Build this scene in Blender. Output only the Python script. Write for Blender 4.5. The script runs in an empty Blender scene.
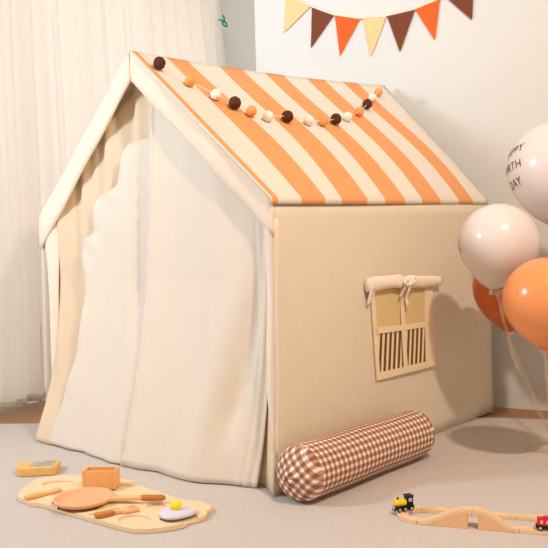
import bpy, bmesh, math, random
from mathutils import Vector, Matrix
from mathutils.geometry import tessellate_polygon
random.seed(7)
PI = math.pi
V = Vector
S = bpy.context.scene
C = S.collection

# ------------------------------------------------------------------ camera
F_PX, PITCH, ROLL, EYE = 730.0, 0.0178, -0.026, 0.66
fw = V((0, math.cos(PITCH), -math.sin(PITCH)))
rt = V((1, 0, 0))
up = rt.cross(fw)
r2 = rt * math.cos(ROLL) + up * math.sin(ROLL)
u2 = -rt * math.sin(ROLL) + up * math.cos(ROLL)
cd = bpy.data.cameras.new('camera')
cd.sensor_width = 36
cd.lens = F_PX / 548 * 36
cd.clip_start = 0.02
cam = bpy.data.objects.new('camera', cd)
C.objects.link(cam)
M = Matrix((r2, u2, -fw)).transposed().to_4x4()
M.translation = V((0, 0, EYE))
cam.matrix_world = M
S.camera = cam

# ------------------------------------------------------------------ light
w = bpy.data.worlds.new('studio_ambient')
S.world = w
w.use_nodes = True
bg = w.node_tree.nodes['Background']
bg.inputs[0].default_value = (1.0, 0.75, 0.56, 1)
bg.inputs[1].default_value = 0.58


def area(name, loc, target, size, energy, col):
    l = bpy.data.lights.new(name, 'AREA')
    l.shape = 'DISK'
    l.size = size
    l.energy = energy
    l.color = col
    o = bpy.data.objects.new(name, l)
    C.objects.link(o)
    o.location = loc
    o.rotation_euler = (V(target) - V(loc)).to_track_quat('-Z', 'Y').to_euler()
    return o


area('key_softbox', (-2.28, 1.62, 1.72), (0.0, 2.6, 0.8), 0.34, 47, (0.74, 0.87, 1.0))
area('fill_softbox', (0.9, 0.6, 2.4), (0.3, 3.0, 0.7), 0.13, 46, (1.0, 0.81, 0.64))
wall_fill = area('added_wall_fill', (-0.3, 0.8, 3.0), (-0.2, 4.3, 2.1), 0.9, 7, (0.74, 0.91, 1.0))  # unseen lamp, added to brighten the back walls and curtain
wall_fill.data.spread = math.radians(70)
# daylight behind the curtained window in the left wall
day = area('window_daylight', (-1.265 + 0.544 * 0.25 - 0.839 * 0.35, 3.316 + 0.839 * 0.25 + 0.544 * 0.35, 1.05), (1.0, 1.85, 1.05), 2.0, 21, (0.90, 0.95, 1.0))
area('added_alcove_fill', (1.3, 5.3, 2.3), (-0.2, 5.0, 2.05), 0.4, 9, (1.0, 0.97, 0.93))  # added lamp out of view, lifts the wall strip behind the partition
day.data.shape = 'RECTANGLE'
day.data.size = 2.9
day.data.size_y = 2.7

S.view_settings.view_transform = 'Standard'
S.view_settings.look = 'None'
S.view_settings.gamma = 1
S.view_settings.use_curve_mapping = False
S.view_settings.exposure = 0.08


# ------------------------------------------------------------------ materials
def lin(c):
    return tuple(((x / 255) / 12.92 if x / 255 <= 0.04045 else ((x / 255 + 0.055) / 1.055) ** 2.4) for x in c) + (1,)


def mat(name, rgb, rough=0.8, var=0.04, scale=30, bump=0.0, bscale=300, trans=0.0, spec=0.3, stretch=(1, 1, 1)):
    m = bpy.data.materials.new(name)
    m.use_nodes = True
    nt = m.node_tree
    N, L = nt.nodes, nt.links
    b = N['Principled BSDF']
    b.inputs['Roughness'].default_value = rough
    b.inputs['Specular IOR Level'].default_value = spec
    tc = N.new('ShaderNodeTexCoord')
    mp = N.new('ShaderNodeMapping')
    mp.inputs['Scale'].default_value = stretch
    L.new(tc.outputs['Object'], mp.inputs[0])
    nz = N.new('ShaderNodeTexNoise')
    nz.inputs['Scale'].default_value = scale
    nz.inputs['Detail'].default_value = 4
    L.new(mp.outputs[0], nz.inputs['Vector'])
    rp = N.new('ShaderNodeValToRGB')
    c = lin(rgb)
    rp.color_ramp.elements[0].position = 0.3
    rp.color_ramp.elements[1].position = 0.7
    rp.color_ramp.elements[0].color = tuple(x * (1 - var) for x in c[:3]) + (1,)
    rp.color_ramp.elements[1].color = tuple(min(1, x * (1 + var)) for x in c[:3]) + (1,)
    L.new(nz.outputs[0], rp.inputs[0])
    L.new(rp.outputs[0], b.inputs['Base Color'])
    if bump:
        n2 = N.new('ShaderNodeTexNoise')
        n2.inputs['Scale'].default_value = bscale
        n2.inputs['Detail'].default_value = 3
        L.new(mp.outputs[0], n2.inputs['Vector'])
        bp = N.new('ShaderNodeBump')
        bp.inputs['Strength'].default_value = bump
        bp.inputs['Distance'].default_value = 0.004
        L.new(n2.outputs[0], bp.inputs['Height'])
        L.new(bp.outputs[0], b.inputs['Normal'])
    if trans:
        t = N.new('ShaderNodeBsdfTranslucent')
        L.new(rp.outputs[0], t.inputs[0])
        mx = N.new('ShaderNodeMixShader')
        mx.inputs[0].default_value = trans
        L.new(b.outputs[0], mx.inputs[1])
        L.new(t.outputs[0], mx.inputs[2])
        L.new(mx.outputs[0], N['Material Output'].inputs[0])
    return m


def uv_pattern(name, kind, period, c1, c2, c3=None, duty=0.5, rough=0.85, trans=0.0):
    """woven patterns driven by the metres stored in the UV map"""
    m = bpy.data.materials.new(name)
    m.use_nodes = True
    nt = m.node_tree
    N, L = nt.nodes, nt.links
    b = N['Principled BSDF']
    b.inputs['Roughness'].default_value = rough
    b.inputs['Specular IOR Level'].default_value = 0.15
    uv = N.new('ShaderNodeUVMap')
    uv.uv_map = 'UVMap'
    sx = N.new('ShaderNodeSeparateXYZ')
    L.new(uv.outputs[0], sx.inputs[0])

    def band(sock):
        d = N.new('ShaderNodeMath'); d.operation = 'DIVIDE'; d.inputs[1].default_value = period
        L.new(sock, d.inputs[0])
        f = N.new('ShaderNodeMath'); f.operation = 'FRACT'
        L.new(d.outputs[0], f.inputs[0])
        g = N.new('ShaderNodeMath'); g.operation = 'LESS_THAN'; g.inputs[1].default_value = duty
        L.new(f.outputs[0], g.inputs[0])
        return g.outputs[0]
    bx = band(sx.outputs[0])
    by = band(sx.outputs[1])
    mix = N.new('ShaderNodeValToRGB')
    mix.color_ramp.interpolation = 'CONSTANT'
    if kind == 'gingham':
        a = N.new('ShaderNodeMath'); a.operation = 'ADD'
        L.new(bx, a.inputs[0]); L.new(by, a.inputs[1])
        h = N.new('ShaderNodeMath'); h.operation = 'MULTIPLY'; h.inputs[1].default_value = 0.45
        L.new(a.outputs[0], h.inputs[0])
        e = mix.color_ramp.elements
        e[0].position = 0; e[0].color = lin(c1)
        e[1].position = 0.3; e[1].color = lin(c3)
        k = e.new(0.7); k.color = lin(c2)
        L.new(h.outputs[0], mix.inputs[0])
    else:
        if kind == 'mesh':
            a = N.new('ShaderNodeMath'); a.operation = 'MULTIPLY'
            L.new(bx, a.inputs[0]); L.new(by, a.inputs[1])
            src = a.outputs[0]
        else:
            src = bx
        e = mix.color_ramp.elements
        e[0].position = 0; e[0].color = lin(c1)
        e[1].position = 0.5; e[1].color = lin(c2)
        L.new(src, mix.inputs[0])
    L.new(mix.outputs[0], b.inputs['Base Color'])
    if trans:
        t = N.new('ShaderNodeBsdfTranslucent')
        L.new(mix.outputs[0], t.inputs[0])
        mx = N.new('ShaderNodeMixShader')
        mx.inputs[0].default_value = trans
        L.new(b.outputs[0], mx.inputs[1]); L.new(t.outputs[0], mx.inputs[2])
        L.new(mx.outputs[0], N['Material Output'].inputs[0])
    return m


def wood(name, rgb, rough=0.55, axis=(6, 60, 60)):
    return mat(name, rgb, rough, 0.09, 6, 0.04, 20, 0, 0.3, axis)


WALL = mat('wall_paint', (212, 214, 213), 0.9, 0.008, 4, 0.03, 120)
FLOOR = mat('brown_floor', (164, 128, 98), 0.8, 0.05, 12, 0.1, 200)
RUG = mat('pale_rug_pile', (201, 193, 187), 0.97, 0.035, 60, 0.5, 420, 0, 0.1)
SHEER = mat('sheer_curtain_cloth', (243, 239, 232), 0.9, 0.012, 30, 0.05, 500, 0.5, 0.1)
CANVAS = mat('cream_tent_canvas', (240, 229, 209), 0.9, 0.015, 25, 0.06, 600, 0.2, 0.12)
GAUZE = mat('pale_door_cloth', (238, 227, 212), 0.9, 0.012, 20, 0.05, 500, 0.12, 0.12)
YELLOW = mat('yellowish_lining_cloth', (246, 226, 180), 0.9, 0.02, 20, 0.05, 500, 0.3, 0.1)
BAND = mat('cream_trim_canvas', (252, 236, 216), 0.9, 0.012, 25, 0.06, 600, 0.15, 0.12)
DRAPE = mat('scalloped_drape_cloth', (255, 236, 208), 0.9, 0.012, 20, 0.05, 500, 0.35, 0.1)
ORANGE = mat('orange_stripe_canvas', (232, 164, 110), 0.88, 0.02, 30, 0.05, 600, 0.05, 0.12)
IVORY = mat('ivory_stripe_canvas', (230, 223, 212), 0.88, 0.012, 30, 0.05, 600, 0.05, 0.12)
SHADE = mat('peach_shade_cloth', (250, 238, 222), 0.9, 0.02, 60, 0.06, 400, 0.1, 0.1)
MESH = uv_pattern('window_mesh', 'mesh', 0.0075, (238, 214, 160), (196, 160, 104), duty=0.42, trans=0.15)
STRIPE = uv_pattern('striped_pane_cloth', 'stripe', 0.0290, (236, 214, 172), (104, 80, 56), duty=0.52)
GING = uv_pattern('brown_gingham', 'gingham', 0.0205, (246, 226, 208), (140, 98, 82), (188, 148, 130), duty=0.54)
W_BOARD = wood('pale_birch_wood', (232, 206, 168))
W_POCKET = wood('cut_birch_wood', (232, 196, 146))
W_BOX = wood('amber_wood', (238, 178, 114))
W_PAN = wood('pinkish_beech_wood', (232, 176, 130))
W_GRIP = wood('brown_wood', (190, 118, 58))
W_LIGHT = wood('light_beech_wood', (230, 184, 130))
W_BLOCK = wood('honey_wood', (228, 182, 106))
W_TRACK = wood('track_beech_wood', (234, 202, 162))
W_TRACK2 = wood('track_block_wood', (230, 184, 138))
GREY = mat('grey_print', (176, 172, 160), 0.7, 0.05, 60)
GREYD = mat('dark_grey_print', (136, 132, 122), 0.7, 0.05, 60)
EGGW = mat('egg_white_paint', (214, 212, 232), 0.4, 0.01, 20)
YOLK = mat('yolk_yellow_paint', (248, 222, 40), 0.4, 0.01, 20)
BROWN_F = mat('dark_brown_felt', (92, 54, 40), 0.95, 0.1, 200, 0.5, 500, 0, 0.1)
ORANGE_F = mat('orange_felt', (242, 166, 98), 0.95, 0.06, 200, 0.5, 500, 0, 0.1)
WHITE_F = mat('white_felt', (250, 240, 228), 0.95, 0.03, 200, 0.5, 500, 0, 0.1)
FLAG_T = mat('tan_felt', (244, 198, 144), 0.95, 0.03, 200, 0.2, 500, 0, 0.1)
FLAG_B = mat('brown_felt', (116, 68, 50), 0.95, 0.05, 200, 0.2, 500, 0, 0.1)
FLAG_O = mat('rust_orange_felt', (226, 98, 46), 0.95, 0.04, 200, 0.2, 500, 0, 0.1)
STRING = mat('ivory_string', (240, 226, 206), 0.9)
TEAL = mat('teal_plastic', (52, 150, 134), 0.5)
BAL_W = mat('white_latex', (234, 227, 224), 0.22, 0.01, 3, 0, 1, 0.15, 0.5)
BAL_O = mat('peach_orange_latex', (246, 160, 100), 0.22, 0.01, 3, 0, 1, 0.12, 0.5)
BAL_D = mat('burnt_orange_latex', (206, 108, 44), 0.25, 0.01, 3, 0, 1, 0.12, 0.5)
INK = mat('black_ink', (40, 38, 36), 0.6)
T_BLACK = mat('black_paint', (26, 26, 28), 0.4)
T_YELLOW = mat('yellow_paint', (244, 206, 22), 0.4)
T_RED = mat('red_paint', (206, 36, 44), 0.4)
T_PINK = mat('pale_window_paint', (244, 170, 160), 0.4)
T_SILVER = mat('grey_paint', (190, 188, 190), 0.35)
T_GLASS = mat('pale_blue_window_paint', (176, 196, 210), 0.3)

CLEAR = bpy.data.materials.new('clear_plastic')
CLEAR.use_nodes = True
_n = CLEAR.node_tree.nodes
_b = _n['Principled BSDF']
_b.inputs['Base Color'].default_value = lin((246, 236, 226))
_b.inputs['Roughness'].default_value = 0.15
_tr = _n.new('ShaderNodeBsdfTransparent')
_tr.inputs[0].default_value = (0.97, 0.94, 0.9, 1)
_fr = _n.new('ShaderNodeLayerWeight')
_fr.inputs[0].default_value = 0.35
_mr = _n.new('ShaderNodeMapRange')
_mr.inputs['To Min'].default_value = 0.10
_mr.inputs['To Max'].default_value = 0.55
_mx = _n.new('ShaderNodeMixShader')
_l = CLEAR.node_tree.links
_l.new(_fr.outputs['Facing'], _mr.inputs['Value'])
_l.new(_mr.outputs[0], _mx.inputs[0])
_l.new(_tr.outputs[0], _mx.inputs[1])
_l.new(_b.outputs[0], _mx.inputs[2])
_l.new(_mx.outputs[0], _n['Material Output'].inputs[0])


# ------------------------------------------------------------------ helpers
def obj(name, bm, m, parent=None, loc=(0, 0, 0), smooth=False, solid=0.0, sub=0, bevel=0.0, rot=None, offset=0.0):
    me = bpy.data.meshes.new(name)
    if isinstance(bm, bmesh.types.BMesh):
        bmesh.ops.recalc_face_normals(bm, faces=bm.faces[:]) if not smooth == 'keep' else None
        bm.to_mesh(me)
        bm.free()
    else:
        me = bm
        me.name = name
    for x in (m if isinstance(m, (list, tuple)) else [m]):
        me.materials.append(x)
    if smooth:
        for p in me.polygons:
            p.use_smooth = True
    o = bpy.data.objects.new(name, me)
    C.objects.link(o)
    o.location = loc
    if rot:
        o.rotation_euler = rot
    if parent:
        o.parent = parent
    if solid:
        k = o.modifiers.new('thickness', 'SOLIDIFY')
        k.thickness = solid
        k.offset = offset
    if bevel:
        k = o.modifiers.new('bevel', 'BEVEL')
        k.width = bevel
        k.segments = 2
        k.limit_method = 'ANGLE'
    if sub:
        k = o.modifiers.new('smooth', 'SUBSURF')
        k.levels = sub
        k.render_levels = sub
    return o


def tag(o, label=None, cat=None, group=None, kind=None):
    if label: o['label'] = label
    if cat: o['category'] = cat
    if group: o['group'] = group
    if kind: o['kind'] = kind
    return o


def thing(name, label, cat, loc=(0, 0, 0), rz=0.0, group=None):
    o = bpy.data.objects.new(name, None)
    o.empty_display_size = 0.05
    C.objects.link(o)
    o.location = loc
    o.rotation_euler = (0, 0, rz)
    return tag(o, label, cat, group)


def struct(name, bm, m, **k):
    return tag(obj(name, bm, m, **k), kind='structure')


def box(bm, c, s, rot=None):
    r = bmesh.ops.create_cube(bm, size=1)
    vs = r['verts']
    bmesh.ops.scale(bm, vec=s, verts=vs)
    if rot is not None:
        bmesh.ops.rotate(bm, cent=(0, 0, 0), matrix=rot, verts=vs)
    bmesh.ops.translate(bm, vec=c, verts=vs)
    return vs


def nbox(c, s, rot=None):
    bm = bmesh.new()
    box(bm, c, s, rot)
    return bm


def grid(f, nu, nv, bm=None, matf=None):
    bm = bm or bmesh.new()
    vs = [[bm.verts.new(f(i / nu, j / nv)) for j in range(nv + 1)] for i in range(nu + 1)]
    for i in range(nu):
        for j in range(nv):
            fc = bm.faces.new((vs[i][j], vs[i + 1][j], vs[i + 1][j + 1], vs[i][j + 1]))
            if matf: fc.material_index = matf(i, j)
    return bm


def lathe(prof, n=32, bm=None, c=(0, 0, 0)):
    bm = bm or bmesh.new()
    rings = []
    for r, z in prof:
        if r < 1e-6:
            rings.append([bm.verts.new((c[0], c[1], c[2] + z))])
        else:
            rings.append([bm.verts.new((c[0] + r * math.cos(2 * PI * k / n), c[1] + r * math.sin(2 * PI * k / n), c[2] + z)) for k in range(n)])
    for a, b in zip(rings, rings[1:]):
        for k in range(n):
            k2 = (k + 1) % n
            if len(a) == 1 and len(b) == 1: continue
            if len(a) == 1: bm.faces.new((a[0], b[k], b[k2]))
            elif len(b) == 1: bm.faces.new((a[k], a[k2], b[0]))
            else: bm.faces.new((a[k], a[k2], b[k2], b[k]))
    return bm


def prism(pts, z0, z1, bm=None):
    bm = bm or bmesh.new()
    lo = [bm.verts.new((x, y, z0)) for x, y in pts]
    hi = [bm.verts.new((x, y, z1)) for x, y in pts]
    n = len(pts)
    bm.faces.new(lo[::-1])
    bm.faces.new(hi)
    for i in range(n):
        bm.faces.new((lo[i], lo[(i + 1) % n], hi[(i + 1) % n], hi[i]))
    return bm


def slab(pts3, off, bm=None):
    """polygon in space given a thickness vector"""
    bm = bm or bmesh.new()
    off = V(off)
    a = [bm.verts.new(V(p)) for p in pts3]
    b = [bm.verts.new(V(p) + off) for p in pts3]
    n = len(a)
    bm.faces.new(a); bm.faces.new(b[::-1])
    for i in range(n):
        bm.faces.new((a[i], b[i], b[(i + 1) % n], a[(i + 1) % n]))
    return bm


def tube(pts, rad, n=8, bm=None, cap=True):
    bm = bm or bmesh.new()
    pts = [V(p) for p in pts]
    rads = rad if isinstance(rad, (list, tuple)) else [rad] * len(pts)
    rings = []
    prev = None
    for i, p in enumerate(pts):
        t = (pts[min(i + 1, len(pts) - 1)] - pts[max(i - 1, 0)]).normalized()
        if prev is None:
            a = t.orthogonal().normalized()
        else:
            a = (prev - t * prev.dot(t)).normalized()
        prev = a
        b = t.cross(a)
        rings.append([bm.verts.new(p + (a * math.cos(2 * PI * k / n) + b * math.sin(2 * PI * k / n)) * rads[i]) for k in range(n)])
    for r, s in zip(rings, rings[1:]):
        for k in range(n):
            bm.faces.new((r[k], r[(k + 1) % n], s[(k + 1) % n], s[k]))
    if cap:
        bm.faces.new(rings[0][::-1]); bm.faces.new(rings[-1])
    return bm


def catmull(pts, k=6, closed=False):
    pts = [V(p) for p in pts]
    n = len(pts)
    out = []
    for i in range(n if closed else n - 1):
        if closed:
            p0, p1, p2, p3 = pts[i - 1], pts[i], pts[(i + 1) % n], pts[(i + 2) % n]
        else:
            p0, p1, p2, p3 = pts[max(i - 1, 0)], pts[i], pts[i + 1], pts[min(i + 2, n - 1)]
        for j in range(k):
            t = j / k
            out.append(0.5 * ((2 * p1) + (p2 - p0) * t + (2 * p0 - 5 * p1 + 4 * p2 - p3) * t * t + (3 * p1 - p0 - 3 * p2 + p3) * t ** 3))
    if not closed: out.append(pts[-1])
    return out


def uvset(bm, f):
    uvl = bm.loops.layers.uv.get('UVMap') or bm.loops.layers.uv.new('UVMap')
    for fc in bm.faces:
        for lp in fc.loops:
            lp[uvl].uv = f(lp.vert.co, fc)


def lerp(a, b, t): return a + (b - a) * t
def sstep(a, b, x):
    t = min(1, max(0, (x - a) / (b - a)))
    return t * t * (3 - 2 * t)


# ------------------------------------------------------------------ setting
WD = V((0.883, -0.469, 0))                 # along the right wall
WN = V((0.469, 0.883, 0))                  # pointing behind it
W0 = V((0.954, 3.19, 0))
LD = V((0.544, 0.839, 0))                  # along the left wall
L0 = V((-1.265, 3.316, 0))
LN = V((0.839, -0.544, 0))                 # into the room
H = 3.0
struct('floor', slab([(-6, -3, -0.006), (6.5, -3, -0.006), (6.5, 8.5, -0.006), (-6, 8.5, -0.006)], (0, 0, -0.08)), FLOOR)
a, b = W0 + WD * -1.152, W0 + WD * 2.6
bm = slab([a, b, b + WN * 0.12, a + WN * 0.12], (0, 0, H))
bmesh.ops.translate(bm, vec=(0, 0, -0.006), verts=bm.verts[:])
struct('wall_right', bm, WALL)
bm = bmesh.new()
WT0, WT1, WZ0, WZ1 = -1.15, 1.70, 0.02, 2.75
for t0, t1, z0, z1 in ((-4.0, WT0, 0, H), (WT1, 5.0, 0, H), (WT0, WT1, 0, WZ0), (WT0, WT1, WZ1, H)):
    a, b = L0 + LD * t0 + V((0, 0, z0 - 0.006)), L0 + LD * t1 + V((0, 0, z0 - 0.006))
    slab([a, b, b - LN * 0.12, a - LN * 0.12], (0, 0, z1 - z0), bm)
struct('wall_left', bm, WALL)
bm = bmesh.new()
for t0, t1, z0, z1 in ((WT0, WT0 + 0.06, WZ0, WZ1), (WT1 - 0.06, WT1, WZ0, WZ1), (WT0 + 0.06, WT1 - 0.06, WZ0, WZ0 + 0.06), (WT0 + 0.06, WT1 - 0.06, WZ1 - 0.06, WZ1), (0.15, 0.20, WZ0 + 0.06, WZ1 - 0.06)):
    a, b = L0 + LD * t0 - LN * 0.04 + V((0, 0, z0 - 0.006)), L0 + LD * t1 - LN * 0.04 + V((0, 0, z0 - 0.006))
    slab([a, b, b - LN * 0.05, a - LN * 0.05], (0, 0, z1 - z0), bm)
struct('window_1', bm, WALL)
bm = slab([(-1.20, 3.085, -0.006), (-2.45, 1.2, -0.006), (-2.45, 0.1, -0.006), (2.6, 0.1, -0.006), (1.9, 2.62, -0.006), (0.92, 2.95, -0.006)], (0, 0, 0.006))
tag(obj('rug', bm, RUG), 'large pale short pile rug covering the floor under the toys and tent', 'rug')


# ------------------------------------------------------------------ curtains along the left wall
def curtain(name, t0, t1f, z0, z1, label, seed, amp, group):
    rnd = random.Random(seed)
    ph = [rnd.uniform(0, 6.28) for _ in range(4)]
    base = L0 + LD * t0
    r = thing(name, label, 'curtain', (base.x, base.y, 0), 0, group)
    tm = t1f(1.5)

    def wave(t):
        return amp * (math.sin(2 * PI * t / 0.17 + ph[0] + 0.9 * math.sin(2 * PI * t / 0.43 + ph[1])) * 0.75
                      + 0.35 * math.sin(2 * PI * t / 0.083 + ph[2]))

    def f(u, v):
        z = lerp(z0, z1, v)
        t = lerp(t0, t1f(z), u)
        tt = lerp(t0, tm, u)
        d = 0.075 + wave(tt + 0.012 * math.sin(z * 2 + ph[3])) * (0.8 + 0.2 * (1 - v))
        p = L0 + LD * t + LN * d
        zz = z + (0.004 * math.sin(tt * 60) if v == 0 else 0)
        return V((p.x - base.x, p.y - base.y, zz))
    obj('cloth_panel', grid(f, 220, 24), SHEER, r, smooth=True)

    def h(u, v):
        p = f(u, 0)
        return p + V((LN.x * 0.003, LN.y * 0.003, 0.03 * v - 0.001))
    obj('hem', grid(h, 220, 1), SHEER, r, smooth=True, solid=0.002)
    return r


curtain('curtain', -1.3, lambda z: 0.165, 0.035, 2.9, 'floor length ivory curtain panel at the far left edge, nearest the camera', 3, 0.03, 'ivory curtains')
curtain('curtain', 0.17, lambda z: 1.80 - 0.13 * (z - 1.5), 0.05, 2.9, 'long ivory curtain hanging in folds behind the tent gable', 11, 0.045, 'ivory curtains')

# small teal clip at the edge of the curtain
p = L0 + LD * 1.60 + LN * 0.14
t = thing('curtain_clip', 'tiny teal twisted clip at the upper edge of the curtain behind the tent', 'clip', (p.x, p.y, 2.165))
k = catmull([(0.0, 0, 0.036), (0.008, 0, 0.02), (0.006, 0, 0.003), (-0.004, 0, -0.014), (0.012, 0, -0.032), (0.024, 0, -0.030), (0.020, 0, -0.014), (0.006, -0.004, -0.004)], 5)
obj('loop', tube(k, 0.0062, 8), TEAL, t, smooth=True)
obj('tail', tube([(-0.030, 0, 0.010), (-0.014, -0.006, 0.004), (0.010, -0.006, -0.004)], [0.003, 0.006, 0.006], 8), TEAL, t, smooth=True)

# ------------------------------------------------------------------ play tent
FR, BR = V((-0.019, 2.031, 0)), V((0.907, 3.065, 0))
FL, BL = V((-0.897, 2.823, 0)), V((0.03, 3.63, 0))
FU = (FL - FR).normalized()
OUT = V((-FU.y, FU.x, 0))
if OUT.y > 0: OUT = -OUT                     # out of the gable, towards the viewer
SU = (BR - FR).normalized()
SN = V((SU.y, -SU.x, 0))                     # out of the long side
RF, RB = V((-0.452, 2.430, 1.366)), V((0.525, 3.345, 1.447))
EF, EB = FR + SN * 0.004 + V((0.019, 0, 0.836)), BR + SN * 0.004 + V((0, 0, 0.892))
ELF, ELB = FL - SN * 0.006 + V((0.004, 0, 0.858)), BL - SN * 0.006 + V((0, 0, 0.885))
TW = (FL - FR).length
TO = (FR + BR + FL + BL) / 4
tent = thing('play_tent', 'large cream fabric house shaped play tent with an orange and ivory striped roof', 'play tent', TO)


def loc(p): return V(p) - TO
def fp(u, z, off=0.0): return loc(FR + FU * u + OUT * (off - 0.016) + V((0.019 * max(0, 1 - u / 0.591) * min(1, z / 0.83), 0, z)))
def gable(u): return 1.366 - abs(u - TW / 2) / (TW / 2) * (0.530 if u < TW / 2 else 0.508)


def roof_pt(a, wv, e0=EF, e1=EB, nrm=V((0.55, -0.5, 0.67)), amp=0.022):
    p = lerp(lerp(RF, RB, a), lerp(e0, e1, a), wv)
    return p - V((0, 0, 0.014 * math.sin(PI * min(1, max(0, a))) * (1 - wv))) + nrm * amp * math.sin(PI * wv ** 1.6) * sstep(-0.02, 0.22, a) * sstep(1.05, 0.85, a)


# striped slope, stripes as columns of faces
rb = [-0.010, 0.002, 0.016, 0.104, 0.168, 0.276, 0.360, 0.446, 0.520, 0.618, 0.70, 0.785, 0.858, 1.0]
eb = [-0.008, -0.004, 0.013, 0.089, 0.172, 0.233, 0.337, 0.413, 0.507, 0.593, 0.691, 0.797, 0.885, 0.985]
NS = 4
cols = []
for i in range(13):
    for s in range(NS):
        cols.append((i, lerp(rb[i], rb[i + 1], s / NS), lerp(eb[i], eb[i + 1], s / NS)))
cols.append((13, rb[13], eb[13]))
bm = bmesh.new()
NW = 22
vs = []
for _, ra, ea in cols:
    row = []
    for j in range(NW + 1):
        wv = j / NW
        row.append(bm.verts.new(loc(roof_pt(lerp(ra, ea, wv), wv))))
    e = roof_pt(ea, 1.0)
    row.append(bm.verts.new(loc(e + SN * 0.001 - V((0, 0, 0.018)))))
    vs.append(row)
for i in range(len(cols) - 1):
    for j in range(NW + 1):
        fc = bm.faces.new((vs[i][j], vs[i + 1][j], vs[i + 1][j + 1], vs[i][j + 1]))
bm.faces.ensure_lookup_table()
n = 0
for i in range(len(cols) - 1):
    for j in range(NW + 1):
        seg = cols[i][0]
        bm.faces[n].material_index = seg % 2
        n += 1
tag(obj('roof_panel', bm, [IVORY, ORANGE], tent, smooth=True, solid=0.003), 'orange and ivory striped roof slope')
bm = grid(lambda u, v: loc(roof_pt(u, v, ELF, ELB, V((-0.55, 0.5, 0.67)), 0.012)), 16, 16)
tag(obj('roof_panel', bm, CANVAS, tent, smooth=True, solid=0.003), 'plain cream roof slope')


# gable bands
def band(side):
    def f(u, v):
        uu = TW / 2 + side * u * (TW / 2 + 0.004)
        z = gable(uu) + 0.003 - v * (0.100 + (0.008 if side < 0 else 0.032) * u)
        if side < 0 and u > 0.97: z -= 0
        return fp(uu, z, 0.014 + 0.004 * math.sin(v * PI) + 0.002 * math.sin(u * 14 + side))
    return grid(f, 28, 5)


obj('gable_band', band(-1), BAND, tent, smooth=True, solid=0.003)
obj('gable_band', band(1), BAND, tent, smooth=True, solid=0.003)


# long side wall facing right
def sidewall(u, v):
    base = lerp(FR, BR, u)
    z = 0.002 + v * lerp(0.822, 0.878, u)
    d = 0.004 * math.sin(u * 9) * math.sin(v * PI) + 0.003 * math.sin(u * 5 + v * 4)
    if v == 0: d += 0.002 * math.sin(u * 40)
    return loc(base + SN * d + V((0.019 * (1 - u) * v, 0, z)))


obj('side_wall', grid(sidewall, 40, 20), CANVAS, tent, smooth=True, solid=0.003)
obj('side_wall', grid(lambda u, v: loc(lerp(FL, BL, u) + V((0, 0, v * lerp(0.825, 0.88, u)))), 12, 8), CANVAS, tent, smooth=True, solid=0.003)
obj('back_wall', slab([loc(p) for p in (BR, BL, ELB + SN * 0.006, RB, EB - SN * 0.004)], (0.002, 0.002, 0)), CANVAS, tent)
obj('ground_sheet', slab([loc(p + V((0, 0, 0.001))) for p in (lerp(FR, BL, 0.08), lerp(BR, FL, 0.08), lerp(BL, FR, 0.08), lerp(FL, BR, 0.08))], (0, 0, 0.002)), YELLOW, tent)

# corner sleeves of the gable
def ipl(tab, z):
    if z <= tab[0][0]: return tab[0][1]
    for (a, x), (b, y) in zip(tab, tab[1:]):
        if z <= b: return lerp(x, y, (z - a) / (b - a))
    return tab[-1][1]


def sleeve(u0, u1, z1, bulge, lo=(0.003, 0.003)):
    def f(a, v):
        z = lerp(lerp(lo[0], lo[1], a), z1, v)
        th = a * PI
        return fp(lerp(ipl(u0, z), ipl(u1, z), a), z, 0.002 + bulge * math.sin(th) ** 0.8 + 0.002 * math.sin(z * 14 + a * 3))
    return grid(f, 14, 20)


LIN = [(0.2, 1.110), (0.326, 1.106), (0.474, 1.092), (0.688, 1.080), (0.8, 1.08)]
LOUT = [(0.0, 1.150), (0.224, 1.150), (0.417, 1.150), (0.533, 1.157), (0.679, 1.165), (0.78, 1.176), (0.84, 1.180)]
obj('corner_sleeve', sleeve([(0, -0.008), (1, -0.008)], [(0, 0.030), (0.5, 0.032), (1, 0.036)], 0.78, 0.010, (0.10, 0.30)), BAND, tent, smooth=True, solid=0.003)
obj('corner_sleeve', sleeve(LIN, LOUT, 0.845, 0.012), BAND, tent, smooth=True, solid=0.003)
for p0, p1 in ((FR, 0.72), (FL, 0.60)):
    q = p0 + (TO - p0).normalized() * 0.10
    obj('pole', tube([loc(q + V((0, 0, 0.004))), loc(q + V((0, 0, p1)))], 0.011, 10), W_LIGHT, tent, smooth=True)
# inner lining behind the right door curtain
tag(obj('inner_lining', grid(lambda a, v: fp(lerp(-0.004, 0.20, a), 0.003 + v * 0.74, 0.012 - 0.05 * sstep(0.0, 0.45, a) - 0.012 * sstep(0.25, 0.5, v)), 14, 14), DRAPE, tent, smooth=True, solid=0.002), 'yellowish cream lining')

# scalloped drape inside the left of the doorway
SCR = [(0.490, 1.090), (0.525, 1.074), (0.561, 1.067), (0.605, 1.064), (0.645, 1.053), (0.676, 1.026), (0.686, 0.97), (0.712, 0.93), (0.75, 0.908), (0.792, 0.902), (0.838, 0.888), (0.858, 0.855),
       (0.858, 0.790), (0.880, 0.758), (0.912, 0.744), (0.934, 0.722), (0.925, 0.68), (0.912, 0.617), (0.914, 0.54), (0.922, 0.476), (0.944, 0.35), (0.968, 0.271), (0.985, 0.19)]
SCR = [(x, z + 0.012) for x, z in SCR]
SC = [(p.x, p.y) for p in catmull([V((x, z, 0)) for x, z in SCR], 5)]


# door curtains
HB = [(0.0, -0.004), (0.08, 0.0), (0.25, 0.05), (0.40, 0.078), (0.6, 0.087), (0.82, 0.089), (1.0, 0.08), (1.13, 0.072), (1.2, 0.07)]


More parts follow.
